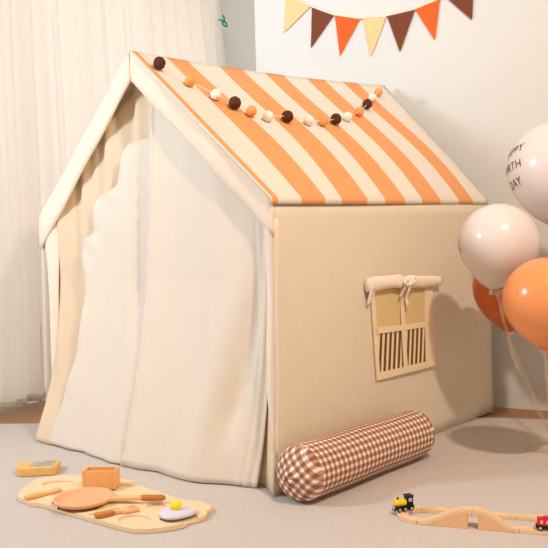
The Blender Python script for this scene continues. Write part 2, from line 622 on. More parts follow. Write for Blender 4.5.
def hemout(u):
    for (a, x), (b, y) in zip(HB, HB[1:]):
        if u <= b: return lerp(x, y, max(0, (u - a) / (b - a)))
    return HB[-1][1]


def door2(lo, hi, extra, seed):
    rnd = random.Random(seed)
    ph = [rnd.uniform(0, 6) for _ in range(5)]

    def f(a, v):
        u = lerp(lo(v), hi(v), a)
        ut = min(max(lerp(lo(1), hi(1), a), 0.02), TW - 0.02)
        top = gable(ut) - 0.06
        z = 0.004 + v * (top - 0.004)
        d = hemout(u) * max(0, 1 - z / 0.62) ** 1.45
        fold = 0.008 * math.sin(u * 19 + ph[0] + 0.8 * math.sin(z * 3)) + 0.003 * math.sin(u * 47 + ph[1] + z)
        fold *= 0.3 + 0.7 * (1 - v)
        return fp(u, z, -0.012 + d + fold + extra(u, z, a))
    return f


def lx(u, z, a):      # recessed strip beside the middle seam
    return -0.022 * sstep(0.20, 0.06, a) * sstep(0.35, 0.62, z) - 0.006


def rx(u, z, a):      # gathers towards the right pole, ruffled edge along the seam
    g = math.exp(-((a - 0.0) / 0.10) ** 2)
    ruff = math.exp(-((a - 1.0) / 0.02) ** 2)
    dent = math.exp(-((a - 0.13 - 0.30 * (0.50 - z)) / 0.07) ** 2) * sstep(0.80, 0.45, z) * sstep(0.06, 0.25, z)
    dent *= sstep(0.03, 0.13, a)
    return 0.004 * math.sin(a * 120 + z * 3) * g - 0.022 * dent + 0.012 * math.exp(-((a - 0.30 - 0.30 * (0.50 - z)) / 0.10) ** 2) * sstep(0.8, 0.4, z) + ruff * (0.008 + 0.004 * math.sin(z * 90)) + 0.006


def drape(a, v):
    u = lerp(0.475, 1.118 + 0.026 * sstep(0.4, 0.7, v) + 0.040 * (1 - v) ** 6, a)
    z = 0.004 + v * (gable(min(u, 1.12)) - 0.05 - 0.004)
    d = hemout(u) * max(0, 1 - z / 0.62) ** 1.45
    f_ = (0.006 * math.sin(u * 42 + 0.4 + 0.6 * z) + 0.004 * math.sin(u * 83)) * sstep(0.15, 0.45, z)
    return fp(u, z, -0.030 - 0.022 * sstep(0.76, 0.66, u) + 0.012 * sstep(0.6, 0.9, z) + 0.022 * sstep(0.25, 0.02, z) * sstep(0.95, 1.1, u) + 0.018 * sstep(0.98, 1.06, u) + d + f_)


tag(obj('inner_drape', grid(drape, 80, 50), DRAPE, tent, smooth=True, solid=0.002), 'yellowish cream inner drape at the left of the doorway')

def seam(v): return 0.512 + 0.09 * (1 - v) ** 1.2


LB = [(p.x, p.y) for p in catmull([V((x, z, 0)) for x, z in [(1.060, 0.006), (1.040, 0.08), (1.015, 0.16), (0.992, 0.22)] + SCR[::-1][1:]], 5)]


def fl(a, v):
    k = v * (len(LB) - 1)
    i = min(int(k), len(LB) - 2)
    p = lerp(V(LB[i]), V(LB[i + 1]), k - i)
    q = V((seam(v) - 0.035, 0.004 + v * 1.17))
    b = a ** 0.8
    u, z = lerp(q.x, p.x, b), lerp(q.y, p.y, b)
    d = hemout(u) * max(0, 1 - z / 0.62) ** 1.45
    f_ = 0.008 * math.sin(u * 19 + 1.3 + 0.8 * math.sin(z * 3)) + 0.003 * math.sin(u * 47 + 2.0 + z)
    f_ *= 0.3 + 0.7 * max(0, 1 - z / 1.1)
    strip = -0.014 * sstep(0.66, 0.600, u) * sstep(0.35, 0.62, z) * (1 if u < 0.66 else 0)
    return fp(u, z, -0.006 + d + f_ + strip + 0.004 * math.sin(v * 60) * a ** 8)


tag(obj('door_curtain', grid(fl, 90, 110), GAUZE, tent, smooth=True, solid=0.002), 'pale door curtain with wavy upper left edge')
fr_ = door2(lambda v: 0.020 + 0.068 * (1 - v) ** 2.6, seam, rx, 9)
obj('door_curtain', grid(fr_, 90, 50), GAUZE, tent, smooth=True, solid=0.002)

# window in the long side
def sp(v, z, off=0.0): return loc(FR + SU * (v - 0.018) + SN * (off + 0.004) + V((0, 0, z + 0.012)))


def spoly(pts, off, th=0.002):
    return slab([sp(x, z, off) for x, z in pts], SN * th)


def suv(o, x0):
    pass


win = obj('window_frame', bmesh.new(), CANVAS, tent)
bm = bmesh.new()
OU = [(0.505, 0.57), (0.905, 0.566), (0.916, 0.246), (0.531, 0.244)]
IN = [(0.527, 0.556), (0.857, 0.552), (0.848, 0.268), (0.548, 0.268)]
for i in range(4):
    j = (i + 1) % 4
    slab([sp(*OU[i], 0.004), sp(*OU[j], 0.004), sp(*IN[j], 0.004), sp(*IN[i], 0.004)], SN * 0.004, bm)
bm.to_mesh(win.data); bm.free()
WINC = mat('window_border_cloth', (246, 226, 190), 0.9, 0.02, 40, 0.05, 500, 0.1, 0.1)
win.data.materials.clear(); win.data.materials.append(WINC)
tag(win, 'pale yellow bordered cloth window')


def pane(name, pts, off, m):
    bm = spoly(pts, off)
    uvset(bm, lambda co, fc: ((co + TO - FR).dot(SU) - 0.12 * co.z, co.z))
    return obj(name, bm, m, win)


tag(pane('mesh_pane', [(0.522, 0.56), (0.690, 0.56), (0.686, 0.41), (0.534, 0.41)], 0.002, MESH), 'beige netting pane')
tag(pane('mesh_pane', [(0.700, 0.56), (0.862, 0.556), (0.858, 0.40), (0.704, 0.40)], 0.002, MESH), 'beige netting pane')
tag(pane('striped_pane', [(0.534, 0.405), (0.690, 0.405), (0.690, 0.256), (0.546, 0.256)], 0.002, STRIPE), 'brown and cream striped pane')
tag(pane('striped_pane', [(0.704, 0.402), (0.858, 0.398), (0.846, 0.256), (0.722, 0.256)], 0.002, STRIPE), 'brown and cream striped pane')
obj('cross_bar', spoly([(0.528, 0.418), (0.858, 0.414), (0.856, 0.394), (0.530, 0.398)], 0.005, 0.003), WINC, win)
obj('cross_bar', spoly([(0.684, 0.56), (0.706, 0.56), (0.710, 0.41), (0.722, 0.252), (0.698, 0.252), (0.688, 0.41)], 0.006, 0.003), WINC, win)


def shade(u, v):
    th = v * 2 * PI
    r = 0.020 + 0.0012 * math.sin(u * 17) + 0.0012 * math.sin(u * 41 + 2 * th) + 0.0012 * math.sin(3 * th + u * 9)
    r *= 1 - 0.28 * math.exp(-((u - 0.47) / 0.05) ** 2)
    r *= 1.0 - 0.25 * sstep(0.5, 1.0, u)
    return sp(lerp(0.472, 0.945, u), 0.563 + 0.004 * math.sin(u * 5) + r * math.sin(th) * 1.15, 0.018 + r * math.cos(th) * 0.62)


bm = grid(shade, 48, 16)
bmesh.ops.remove_doubles(bm, verts=bm.verts[:], dist=1e-5)
es = [e for e in bm.edges if e.is_boundary]
bmesh.ops.holes_fill(bm, edges=es)
sh = tag(obj('rolled_shade', bm, SHADE, win, smooth=True), 'peach cream rolled up window blind')
obj('flap', grid(lambda u, v: sp(lerp(0.474, 0.512, u) + 0.004 * v, lerp(0.560, 0.495, v) + 0.01 * u * v, 0.03 - 0.022 * v + 0.004 * math.sin(u * 6)), 8, 10), SHADE, win, smooth=True, solid=0.002)
bow = obj('ribbon_bow', tube(catmull([sp(0.694, 0.553, 0.036), sp(0.672, 0.572, 0.040), sp(0.664, 0.562, 0.040), sp(0.694, 0.554, 0.039), sp(0.722, 0.578, 0.040), sp(0.730, 0.567, 0.040), sp(0.696, 0.553, 0.038)], 6), 0.0055, 8), WHITE_F, win, smooth=True)
tag(bow, 'white ribbon bow')
bm = grid(lambda u, v: sp(lerp(0.690, 0.706, u) + 0.026 * v ** 2 - 0.01 * v, lerp(0.555, 0.475, v), 0.038 - 0.022 * v + 0.003 * math.sin(v * 8)), 3, 12)
obj('ribbon_tail', bm, WHITE_F, bow, smooth=True, solid=0.002)
bm = grid(lambda u, v: sp(lerp(0.672, 0.688, u) - 0.012 * v, lerp(0.555, 0.515, v), 0.038 - 0.02 * v), 3, 10)
obj('ribbon_tail', bm, WHITE_F, bow, smooth=True, solid=0.002)

# ------------------------------------------------------------------ pom pom garland on the roof
PM = [(0.025, 0.131, 'b'), (0.073, 0.247, 'o'), (0.111, 0.347, 'w'), (0.14, 0.412, 'b'), (0.169, 0.468, 'o'), (0.209, 0.5, 'w'), (0.284, 0.486, 'b'), (0.363, 0.491, 'w'), (0.424, 0.485, 'o'), (0.493, 0.456, 'b'), (0.57, 0.413, 'w'), (0.665, 0.345, 'o'), (0.748, 0.263, 'b'), (0.822, 0.183, 'w'), (0.894, 0.112, 'o')]
RN = V((0.55, -0.5, 0.67)).normalized()
g0 = roof_pt(0.5, 0.3)
gar = thing('pompom_garland', 'garland of brown, orange and white felt pom poms draped across the striped roof', 'garland', g0)
pts = []
for a, ww, k in PM:
    r = 0.0205 if k == 'b' else 0.018
    pc = roof_pt(a, ww) + RN * (r + 0.003)
    pts.append(pc - g0)
    bm = bmesh.new()
    bmesh.ops.create_icosphere(bm, subdivisions=3, radius=r)
    for v_ in bm.verts:
        v_.co *= 1 + random.uniform(-0.05, 0.05)
    cname = {'b': 'dark brown', 'o': 'orange', 'w': 'white'}[k]
    tag(obj('pompom', bm, {'b': BROWN_F, 'o': ORANGE_F, 'w': WHITE_F}[k], gar, loc=pc - g0, smooth=True), cname + ' felt pom pom')
first = roof_pt(0.03, 0.02) + RN * 0.006 - g0
last = roof_pt(0.96, 0.03) + RN * 0.006 - g0
obj('string', tube(catmull([first] + pts + [last], 5), 0.0014, 6), STRING, gar, smooth=True)

# ------------------------------------------------------------------ flag bunting on the right wall
FLG = [([(-0.97, 1.975), (-0.835, 1.896), (-0.985, 1.791)], FLAG_T, 'tan'), ([(-0.829, 1.890), (-0.715, 1.831), (-0.840, 1.694)], FLAG_B, 'dark brown'),
       ([(-0.710, 1.830), (-0.583, 1.789), (-0.689, 1.631)], FLAG_O, 'rust orange'), ([(-0.568, 1.791), (-0.455, 1.775), (-0.533, 1.603)], FLAG_T, 'tan'),
       ([(-0.450, 1.779), (-0.317, 1.784), (-0.392, 1.604)], FLAG_B, 'dark brown'), ([(-0.317, 1.786), (-0.202, 1.810), (-0.229, 1.632)], FLAG_O, 'rust orange'),
       ([(-0.175, 1.812), (-0.052, 1.842), (-0.063, 1.692)], FLAG_B, 'dark brown')]
b0 = W0 + WD * -0.5 + V((0, 0, 1.78))
bun = thing('flag_bunting', 'string of tan, brown and rust triangular felt flags on the white wall', 'bunting', b0)
def wp(s, z, off): return W0 + WD * s - WN * off + V((0, 0, z)) - b0
st = []
for q, m, cn in FLG:
    (ax, az), (bx_, bz), (cx, cz) = q
    tag(obj('flag', slab([wp(ax, az, 0.006), wp(bx_, bz, 0.006), wp(cx, cz, 0.006)], -WN * 0.003), m, bun), cn + ' felt flag')
    st += [wp(ax, az, 0.010), wp(bx_, bz, 0.010)]
st = [wp(-1.16, 2.12, 0.01), wp(-1.05, 2.03, 0.01)] + st + [wp(0.12, 1.93, 0.01)]
obj('cord', tube(st, 0.003, 6), STRING, bun, smooth=True)

# ------------------------------------------------------------------ gingham bolster
C0, C1 = V((0.030, 1.956, 0.0)), V((0.476, 2.438, 0.0))
R = 0.077
BLN = (C1 - C0).length
ang = math.atan2(C1.y - C0.y, C1.x - C0.x)
bol = thing('bolster_pillow', 'long brown and cream gingham bolster pillow lying along the tent wall', 'pillow', (C0 + C1) / 2, ang)
bm = bmesh.new()
ER = 0.046
# rounded shoulder: x from -L/2 (r=R-ER) to -L/2+ER (r=R)
prof = [(-BLN / 2 + ER * (1 - math.cos(k / 6 * PI / 2)), R - ER + ER * math.sin(k / 6 * PI / 2)) for k in range(7)]
mid = [(lerp(-BLN / 2 + ER, BLN / 2 - ER, i / 30), R) for i in range(1, 30)]
full = prof + mid + [(-x, r) for x, r in prof[::-1]]
NB = 48
uvl = bm.loops.layers.uv.get('UVMap') or bm.loops.layers.uv.new('UVMap')
arc = [0]
for (x0, r0), (x1, r1) in zip(full, full[1:]):
    arc.append(arc[-1] + math.hypot(x1 - x0, r1 - r0))
rings = []
for i, (x, r) in enumerate(full):
    ring = []
    for k in range(NB):
        th = 2 * PI * k / NB
        rr = r * (1 + 0.012 * math.sin(x * 22 + th) + 0.008 * math.sin(3 * th + x * 9))
        ring.append(bm.verts.new((x, rr * math.cos(th), max(0.0005, R + rr * math.sin(th)))))
    rings.append(ring)
for i in range(len(full) - 1):
    for k in range(NB):
        k2 = (k + 1) % NB
        fc = bm.faces.new((rings[i][k], rings[i][k2], rings[i + 1][k2], rings[i + 1][k]))
        for lp, (uu, ii) in zip(fc.loops, ((k, i), (k + 1, i), (k + 1, i + 1), (k, i + 1))):
            co_ = rings[ii][uu % NB].co
            lp[uvl].uv = ((co_.y + co_.z) * 0.707 + 0.3, (co_.y - co_.z) * 0.707 + 0.3) if (i < 6 or i >= len(full) - 7) else (arc[ii], uu / NB * 0.0205 * 24)
obj('cover', bm, GING, bol, smooth=True)
for sgn in (-1, 1):
    def capf(u, v, sgn=sgn):
        r = (R - ER) * (1 - v) * (1.0)
        th = u * 2 * PI
        x = BLN / 2 + 0.016 * math.sin((v) * PI / 2) ** 0.8 - 0.003 * math.exp(-(((1 - v)) / 0.2) ** 2) + 0.0025 * math.sin(th * 7) * v * (1 - v) * 4
        rr = r * (1 + 0.012 * math.sin(sgn * (BLN / 2) * 22 + th) + 0.008 * math.sin(3 * th + sgn * (BLN / 2) * 9))
        return V((sgn * x, rr * math.cos(th), R + rr * math.sin(th)))
    bm = grid(capf, NB, 14)
    bmesh.ops.remove_doubles(bm, verts=bm.verts[:], dist=2e-4)
    uvset(bm, lambda co, fc: ((co.y + co.z) * 0.707 + 0.3, (co.y - co.z) * 0.707 + 0.3))
    cap = obj('end_cap', bm, GING, bol, smooth=True)

# ------------------------------------------------------------------ balloons on a clear stand
def bal_pt(R, th, ph):
    """th from the top, ph round the axis"""
    s = 1 + 0.20 * (max(0, th - PI / 2) / (PI / 2)) ** 2
    r = R * math.sin(th) * (1 - 0.10 * sstep(PI / 2, PI, th))
    return V((r * math.cos(ph), r * math.sin(ph), R * math.cos(th) * s))


def balloon(p, R, m, label, tilt, txt=None):
    t = thing('balloon', label, 'balloon', p, 0, 'balloons on the clear stand')
    t.rotation_euler = tilt
    bm = bmesh.new()
    NTH, NPH = 36, 48
    rows = []
    for i in range(NTH + 1):
        th = i / NTH * PI
        if i in (0, NTH): rows.append([bm.verts.new(bal_pt(R, th, 0))])
        else: rows.append([bm.verts.new(bal_pt(R, th, 2 * PI * k / NPH)) for k in range(NPH)])
    for a, b in zip(rows, rows[1:]):
        for k in range(NPH):
            k2 = (k + 1) % NPH
            if len(a) == 1: bm.faces.new((a[0], b[k], b[k2]))
            elif len(b) == 1: bm.faces.new((a[k], b[0], a[k2]))
            else: bm.faces.new((a[k], b[k], b[k2], a[k2]))
    obj('skin', bm, m, t, smooth=True)
    zb = -R * 1.2
    obj('knot', lathe([(0.004, zb + 0.004), (0.007, zb - 0.004), (0.005, zb - 0.009), (0.010, zb - 0.016), (0.0, zb - 0.012)], 14), m, t, smooth=True)
    if txt:
        lines, size, ph0, th0, slant = txt
        ang = 0
        for i, ln in enumerate(lines):
            cu = bpy.data.curves.new('lettering', 'FONT')
            cu.body = ln
            cu.size = size
            cu.align_x = 'CENTER'
            cu.resolution_u = 4
            cu.space_character = 1.1
            tmp = bpy.data.objects.new('lettering', cu)
            C.objects.link(tmp)
            bpy.context.view_layer.update()
            me = bpy.data.meshes.new_from_object(tmp.evaluated_get(bpy.context.evaluated_depsgraph_get()))
            bpy.data.objects.remove(tmp)
            for v_ in me.vertices:
                x, y = v_.co.x, v_.co.y - i * size * 1.42
                c_, s_ = math.cos(slant), math.sin(slant)
                x, y = x * c_ - y * s_, x * s_ + y * c_
                q = bal_pt(R, th0 - y / R, ph0 + x / R / max(0.3, math.sin(th0)))
                v_.co = q + q.normalized() * 0.0009
            o = obj('lettering', me, INK, t)
            tag(o, 'black printed word')
    return t


WORDS = ('HAPPY', 'BIRTH', 'DAY')
# directions: ph such that the print sits towards the left limb as seen from the front
balloon((0.976, 2.50, 0.948), 0.165, BAL_W, 'white balloon with black birthday lettering, highest in the cluster at right edge', (0.04, 0.05, 0),
        (WORDS, 0.040, math.radians(-178), math.radians(75), math.radians(13)))
balloon((0.735, 2.38, 0.699), 0.129, BAL_W, 'white balloon at left of the cluster, in front of the roof corner', (0.05, 0.16, 0),
        (WORDS, 0.029, math.radians(163), math.radians(104), math.radians(-32)))
balloon((0.807, 2.17, 0.523), 0.1265, BAL_O, 'glossy peach orange balloon, lowest and nearest in the cluster', (0.05, -0.02, 0))
balloon((0.850, 2.63, 0.540), 0.132, BAL_D, 'burnt orange balloon partly hidden behind white and peach balloons', (-0.1, 0.12, 0))
balloon((1.135, 2.66, 0.60), 0.130, BAL_D, 'burnt orange balloon at the right edge, showing as a sliver above the peach balloon', (-0.1, -0.16, 0))

SB = V((0.932, 2.470, 0))
stand = thing('balloon_stand', 'clear plastic balloon stand with a round base beside the tent', 'balloon stand', SB)
base = obj('base', lathe([(0, 0.0005), (0.083, 0.0005), (0.086, 0.003), (0.085, 0.009), (0.05, 0.014), (0.02, 0.018), (0.016, 0.03), (0, 0.03)], 48), CLEAR, stand, smooth=True)
obj('center_pole', tube([(0, 0, 0.025), (0.004, 0.002, 0.30), (0.018, 0.004, 0.752)], 0.0075, 12), CLEAR, stand, smooth=True)


def arm(end, k):
    e = V(end) - SB
    pts = catmull([(0, 0, 0.03), V((e.x * 0.45, e.y * 0.45, e.z * 0.42)), V((e.x * 0.85, e.y * 0.85, e.z * 0.78)), e], 6)
    o = obj('arm', tube(pts, 0.005, 10), CLEAR, stand, smooth=True)
    c = obj('cup', lathe([(0.004, -0.004), (0.010, 0.004), (0.024, 0.018), (0.026, 0.018), (0.012, 0.002), (0.006, -0.006)], 20), CLEAR, o, loc=e + V((0, 0, 0.002)), smooth=True)


arm((0.731, 2.388, 0.53), 0)
arm((0.806, 2.178, 0.357), 1)
arm((0.832, 2.612, 0.366), 2)
arm((1.157, 2.64, 0.43), 3)
obj('cup', lathe([(0.006, -0.006), (0.012, 0.004), (0.03, 0.02), (0.032, 0.02), (0.014, 0.002), (0.008, -0.008)], 20), CLEAR, stand, loc=(0.018, 0.004, 0.757), smooth=True)

# ------------------------------------------------------------------ toy kitchen board
BO = [(-0.75, 2.113), (-0.752, 2.15), (-0.744, 2.185), (-0.748, 2.222), (-0.723, 2.258), (-0.665, 2.275), (-0.60, 2.258), (-0.53, 2.235), (-0.456, 2.205), (-0.39, 2.13), (-0.323, 2.065),
      (-0.278, 2.018), (-0.245, 2.006), (-0.215, 1.992), (-0.19, 1.965), (-0.181, 1.935), (-0.192, 1.912), (-0.190, 1.888), (-0.209, 1.862), (-0.232, 1.850), (-0.240, 1.830), (-0.269, 1.812), (-0.31, 1.798), (-0.348, 1.797),
      (-0.378, 1.808), (-0.408, 1.827), (-0.486, 1.884), (-0.609, 1.978), (-0.66, 2.012), (-0.69, 2.022), (-0.713, 2.048), (-0.74, 2.072)]
bc = V((-0.47, 2.03, 0))
ol = [(p.x, p.y) for p in catmull([V((x - bc.x, y - bc.y, 0)) for x, y in BO], 4, True)]
TH = 0.013
board_bm = prism(ol, 0.001, TH)
me = bpy.data.meshes.new('tmp'); board_bm.to_mesh(me); board_bm.free()
me.materials.append(W_BOARD); me.materials.append(W_POCKET)
bo = bpy.data.objects.new('tmp_board', me); C.objects.link(bo)
cm = bmesh.new()


def pocket(cx, cy, rx_, ry_, rot=0, pw=2.0, n=28):
    pts = []
    for k in range(n):
        th = 2 * PI * k / n
        c_, s_ = math.cos(th), math.sin(th)
        x = rx_ * abs(c_) ** (2 / pw) * (1 if c_ > 0 else -1)
        y = ry_ * abs(s_) ** (2 / pw) * (1 if s_ > 0 else -1)
        pts.append((cx - bc.x + x * math.cos(rot) - y * math.sin(rot), cy - bc.y + x * math.sin(rot) + y * math.cos(rot)))
    prism(pts, TH - 0.006, TH + 0.02, cm)


pocket(-0.657, 2.185, 0.052, 0.034, -0.15)
pocket(-0.538, 1.985, 0.062, 0.062)
pocket(-0.258, 1.868, 0.048, 0.04)
pocket(-0.370, 1.862, 0.045, 0.034, -0.5)
pocket(-0.505, 2.135, 0.066, 0.045, -0.3, 6)
pocket(-0.405, 2.02, 0.06, 0.012, -0.4)
pocket(-0.46, 1.93, 0.05, 0.012, 0.6)
pocket(-0.33, 1.965, 0.030, 0.022, -0.5)
mc = bpy.data.meshes.new('tmpc'); bmesh.ops.recalc_face_normals(cm, faces=cm.faces[:]); cm.to_mesh(mc); cm.free()
co = bpy.data.objects.new('tmp_cut', mc); C.objects.link(co)
md = bo.modifiers.new('b', 'BOOLEAN'); md.operation = 'DIFFERENCE'; md.object = co; md.solver = 'EXACT'; md.use_self = True
bpy.context.view_layer.update()
fin = bpy.data.meshes.new_from_object(bo.evaluated_get(bpy.context.evaluated_depsgraph_get()))
bpy.data.objects.remove(bo); bpy.data.objects.remove(co)
fin.materials.clear()
board = obj('play_board', fin, W_BOARD, None, loc=bc + V((0, -0.02, 0)))
k = board.modifiers.new('bevel', 'BEVEL'); k.width = 0.0015; k.segments = 2; k.limit_method = 'ANGLE'
tag(board, 'pale wooden toy kitchen board with wavy edge and carved recesses on the rug', 'play board')

BT = TH
# open box
p0, p1 = V((-0.572, 2.107, 0)), V((-0.475, 2.098, 0))
d = (p1 - p0).normalized(); rzb = math.atan2(d.y, d.x)
nrm = V((-d.y, d.x, 0))
bl, bw, bh, wt = (p1 - p0).length, 0.048, 0.053, 0.006
ctr = (p0 + p1) / 2 + nrm * bw / 2
t = thing('wooden_box', 'small open amber wooden box standing at the back of the toy board', 'box', (ctr.x, ctr.y, BT), rzb)
obj('bottom', nbox((0, 0, 0.003), (bl - 0.002, bw - 0.002, 0.006)), W_BOX, t, bevel=0.001)
for sx in (-1, 1):
    obj('side_panel', nbox((sx * (bl / 2 - wt / 2), 0, bh / 2), (wt, bw, bh)), W_BOX, t, bevel=0.0012)
for sy in (-1, 1):
    obj('long_panel', nbox((0, sy * (bw / 2 - wt / 2), bh / 2), (bl - 2 * wt, wt, bh)), W_BOX, t, bevel=0.0012)

# frying pan
pc = V((-0.537, 1.990, BT))
t = thing('toy_frying_pan', 'round pinkish wooden toy frying pan with a brown grip on the board', 'frying pan', pc)
obj('pan_bowl', lathe([(0, 0.001), (0.066, 0.001), (0.076, 0.005), (0.0825, 0.014), (0.081, 0.0165), (0.075, 0.0155), (0.069, 0.007), (0.045, 0.005), (0, 0.005)], 56), W_PAN, t, smooth=True)
hd = V((-0.312, 1.962, 0)) - V((pc.x, pc.y, 0)); hd_l = hd.length; hd.normalize()
hn = V((-hd.y, hd.x, 0))
def hpoly(a, b, w0, w1, z0, z1):
    return slab([hd * a + hn * w0 + V((0, 0, z0)), hd * b + hn * w1 + V((0, 0, z1)), hd * b - hn * w1 + V((0, 0, z1)), hd * a - hn * w0 + V((0, 0, z0))], (0, 0, 0.009))
bm = slab([hd * 0.074 + hn * 0.016 + V((0, 0, 0.006)), hd * 0.10 + hn * 0.012 + V((0, 0, 0.008)), hd * 0.135 + hn * 0.013 + V((0, 0, 0.010)), hd * 0.166 + hn * 0.008 + V((0, 0, 0.010)),
           hd * 0.166 - hn * 0.008 + V((0, 0, 0.010)), hd * 0.135 - hn * 0.013 + V((0, 0, 0.010)), hd * 0.10 - hn * 0.012 + V((0, 0, 0.008)), hd * 0.074 - hn * 0.016 + V((0, 0, 0.006))], (0, 0, 0.009))
obj('handle', bm, W_LIGHT, t, bevel=0.002)
tag(obj('grip', tube([hd * 0.160 + V((0, 0, 0.0145)), hd * 0.167 + V((0, 0, 0.0145)), hd * 0.22 + V((0, 0, 0.0150)), hd * 0.229 + V((0, 0, 0.015))], [0.006, 0.0085, 0.0085, 0.005], 14), W_GRIP, t, smooth=True), 'brown turned grip')
obj('rivet', lathe([(0.004, 0), (0.004, 0.003), (0, 0.0035)], 10), BROWN_F, t, loc=(-0.079, -0.012, 0.006), rot=(0, -PI / 2, 0))

# knife at left
p0, p1 = V((-0.703, 2.025, 0)), V((-0.636, 2.090, 0))
t = thing('toy_knife', 'short amber wooden toy knife lying left of the pan on the board', 'knife', (*((p0 + p1) / 2).xy, BT), math.atan2(p1.y - p0.y, p1.x - p0.x))
obj('knife_handle', prism([(-0.054, -0.008), (-0.05, -0.011), (-0.01, -0.010), (0.0, -0.009), (0.0, 0.009), (-0.01, 0.010), (-0.05, 0.011), (-0.054, 0.008)], 0.001, 0.011), W_BOX, t, bevel=0.002)
obj('blade', prism([(-0.002, -0.009), (0.03, -0.013), (0.05, -0.008), (0.058, 0.006), (0.05, 0.009), (-0.002, 0.008)], 0.001, 0.009), W_BOX, t, bevel=0.0015)

# spatula with slots
p0, p1 = V((-0.474, 1.858, 0)), V((-0.379, 1.917, 0))
dl = (p1 - p0).length
t = thing('toy_fork', 'little wooden toy fork with brown handle in front of the pan', 'fork', (*((p0 + p1) / 2).xy, BT), math.atan2(p1.y - p0.y, p1.x - p0.x))
tag(obj('fork_handle', prism([(-dl / 2, -0.009), (-dl / 2 + 0.006, -0.012), (-0.012, -0.008), (-0.004, -0.007), (-0.004, 0.007), (-0.012, 0.008), (-dl / 2 + 0.006, 0.012), (-dl / 2, 0.009)], 0.001, 0.011), W_GRIP, t, bevel=0.002), 'brown handle')
obj('fork_head', prism([(-0.006, -0.005), (0.01, -0.006), (0.016, -0.018), (0.056, -0.020), (0.058, -0.013), (0.034, -0.008), (0.034, -0.004), (0.060, -0.004), (0.060, 0.004),
                        (0.034, 0.004), (0.034, 0.008), (0.058, 0.013), (0.056, 0.020), (0.016, 0.018), (0.01, 0.006), (-0.006, 0.005)], 0.001, 0.009), W_LIGHT, t, bevel=0.001)

# fried egg
t = thing('toy_fried_egg', 'white toy fried egg with a yellow yolk at the right end of the board', 'egg', (-0.266, 1.868, BT - 0.0002))
pts = []
for k in range(40):
    th = 2 * PI * k / 40
    r = 0.046 * (1 + 0.07 * math.sin(2 * th + 0.6) + 0.06 * math.sin(3 * th + 1))
    pts.append((r * math.cos(th), r * math.sin(th) * 0.92))
bm = bmesh.new()
rr = []
for s, z in ((0.82, 0.0), (0.97, 0.002), (1.0, 0.006), (0.97, 0.0095), (0.85, 0.012), (0.5, 0.0135)):
    rr.append([bm.verts.new((x * s, y * s, z)) for x, y in pts])
for a, b in zip(rr, rr[1:]):
    for k in range(40):
        bm.faces.new((a[k], a[(k + 1) % 40], b[(k + 1) % 40], b[k]))
bm.faces.new(rr[0][::-1]); bm.faces.new(rr[-1])
ew = obj('egg_white', bm, EGGW, t, smooth=True)
bm = bmesh.new(); bmesh.ops.create_uvsphere(bm, u_segments=24, v_segments=14, radius=0.0145)
bmesh.ops.scale(bm, vec=(1, 1, 0.95), verts=bm.verts[:])
tag(obj('yolk', bm, YOLK, t, loc=(-0.003, 0.008, 0.0215), smooth=True), 'round yellow yolk')

# wooden block with a grey print
a, b, c_ = V((-0.834, 2.319, 0)), V((-0.790, 2.294, 0)), V((-0.699, 2.307, 0))
t = thing('toy_block', 'flat honey wooden block with a grey printed top, lying alone behind the board', 'block', (-0.776, 2.335, 0), 0.10)
bm = bmesh.new()
pl = [(-0.069, 0.028), (-0.064, -0.012), (-0.055, -0.035), (-0.040, -0.045), (0.060, -0.045), (0.066, -0.038), (0.066, 0.040), (0.058, 0.047), (-0.058, 0.047)]
obj('block_body', prism(pl, 0.0008, 0.027), W_BLOCK, t, bevel=0.003)
pr = tag(obj('print', prism([(-0.020, -0.028), (0.058, -0.030), (0.054, 0.036), (-0.026, 0.036)], 0.0268, 0.0276), GREY, t), 'grey printed patch')
bm = bmesh.new()
for i in range(3):
    box(bm, (0.02 + 0.004 * i, -0.016 + 0.02 * i, 0.0278), (0.05 - 0.01 * i, 0.004, 0.0006))
obj('print_line', bm, GREYD, pr)

# ------------------------------------------------------------------ wooden train track
TD = V((0.951, -0.309, 0)); TN = V((0.309, 0.951, 0))
O1 = V((0.341, 1.804, 0))                     # near line, start of the bridge
RAD = 0.044
O2 = O1 + TN * 2 * RAD
TWD = 0.025
PROF = [(-0.0125, 0.0), (0.0125, 0.0), (0.0125, 0.0085), (0.0085, 0.0085), (0.0085, 0.0065), (0.0055, 0.0065), (0.0055, 0.0085),
        (-0.0055, 0.0085), (-0.0055, 0.0065), (-0.0085, 0.0065), (-0.0085, 0.0085), (-0.0125, 0.0085)]


def sweep(path, prof=PROF):
    bm = bmesh.new()
    rings = []
    for i, p in enumerate(path):
        tn = (V(path[min(i + 1, len(path) - 1)]) - V(path[max(i - 1, 0)]))
        tn.z = 0; tn.normalize()
        nn = V((-tn.y, tn.x, 0))
        rings.append([bm.verts.new(V(p) + nn * y + V((0, 0, z))) for y, z in prof])
    n = len(prof)
    for a, b in zip(rings, rings[1:]):
        for k in range(n):
            bm.faces.new((a[k], a[(k + 1) % n], b[(k + 1) % n], b[k]))
    bm.faces.new(rings[0][::-1]); bm.faces.new(rings[-1])
    return bm


def track(name, path, label, group='wooden track pieces'):
    c = V(path[len(path) // 2]); c.z = 0
    return tag(obj(name, sweep([V(p) - c for p in path]), W_TRACK, None, loc=c), label, 'toy track', group)


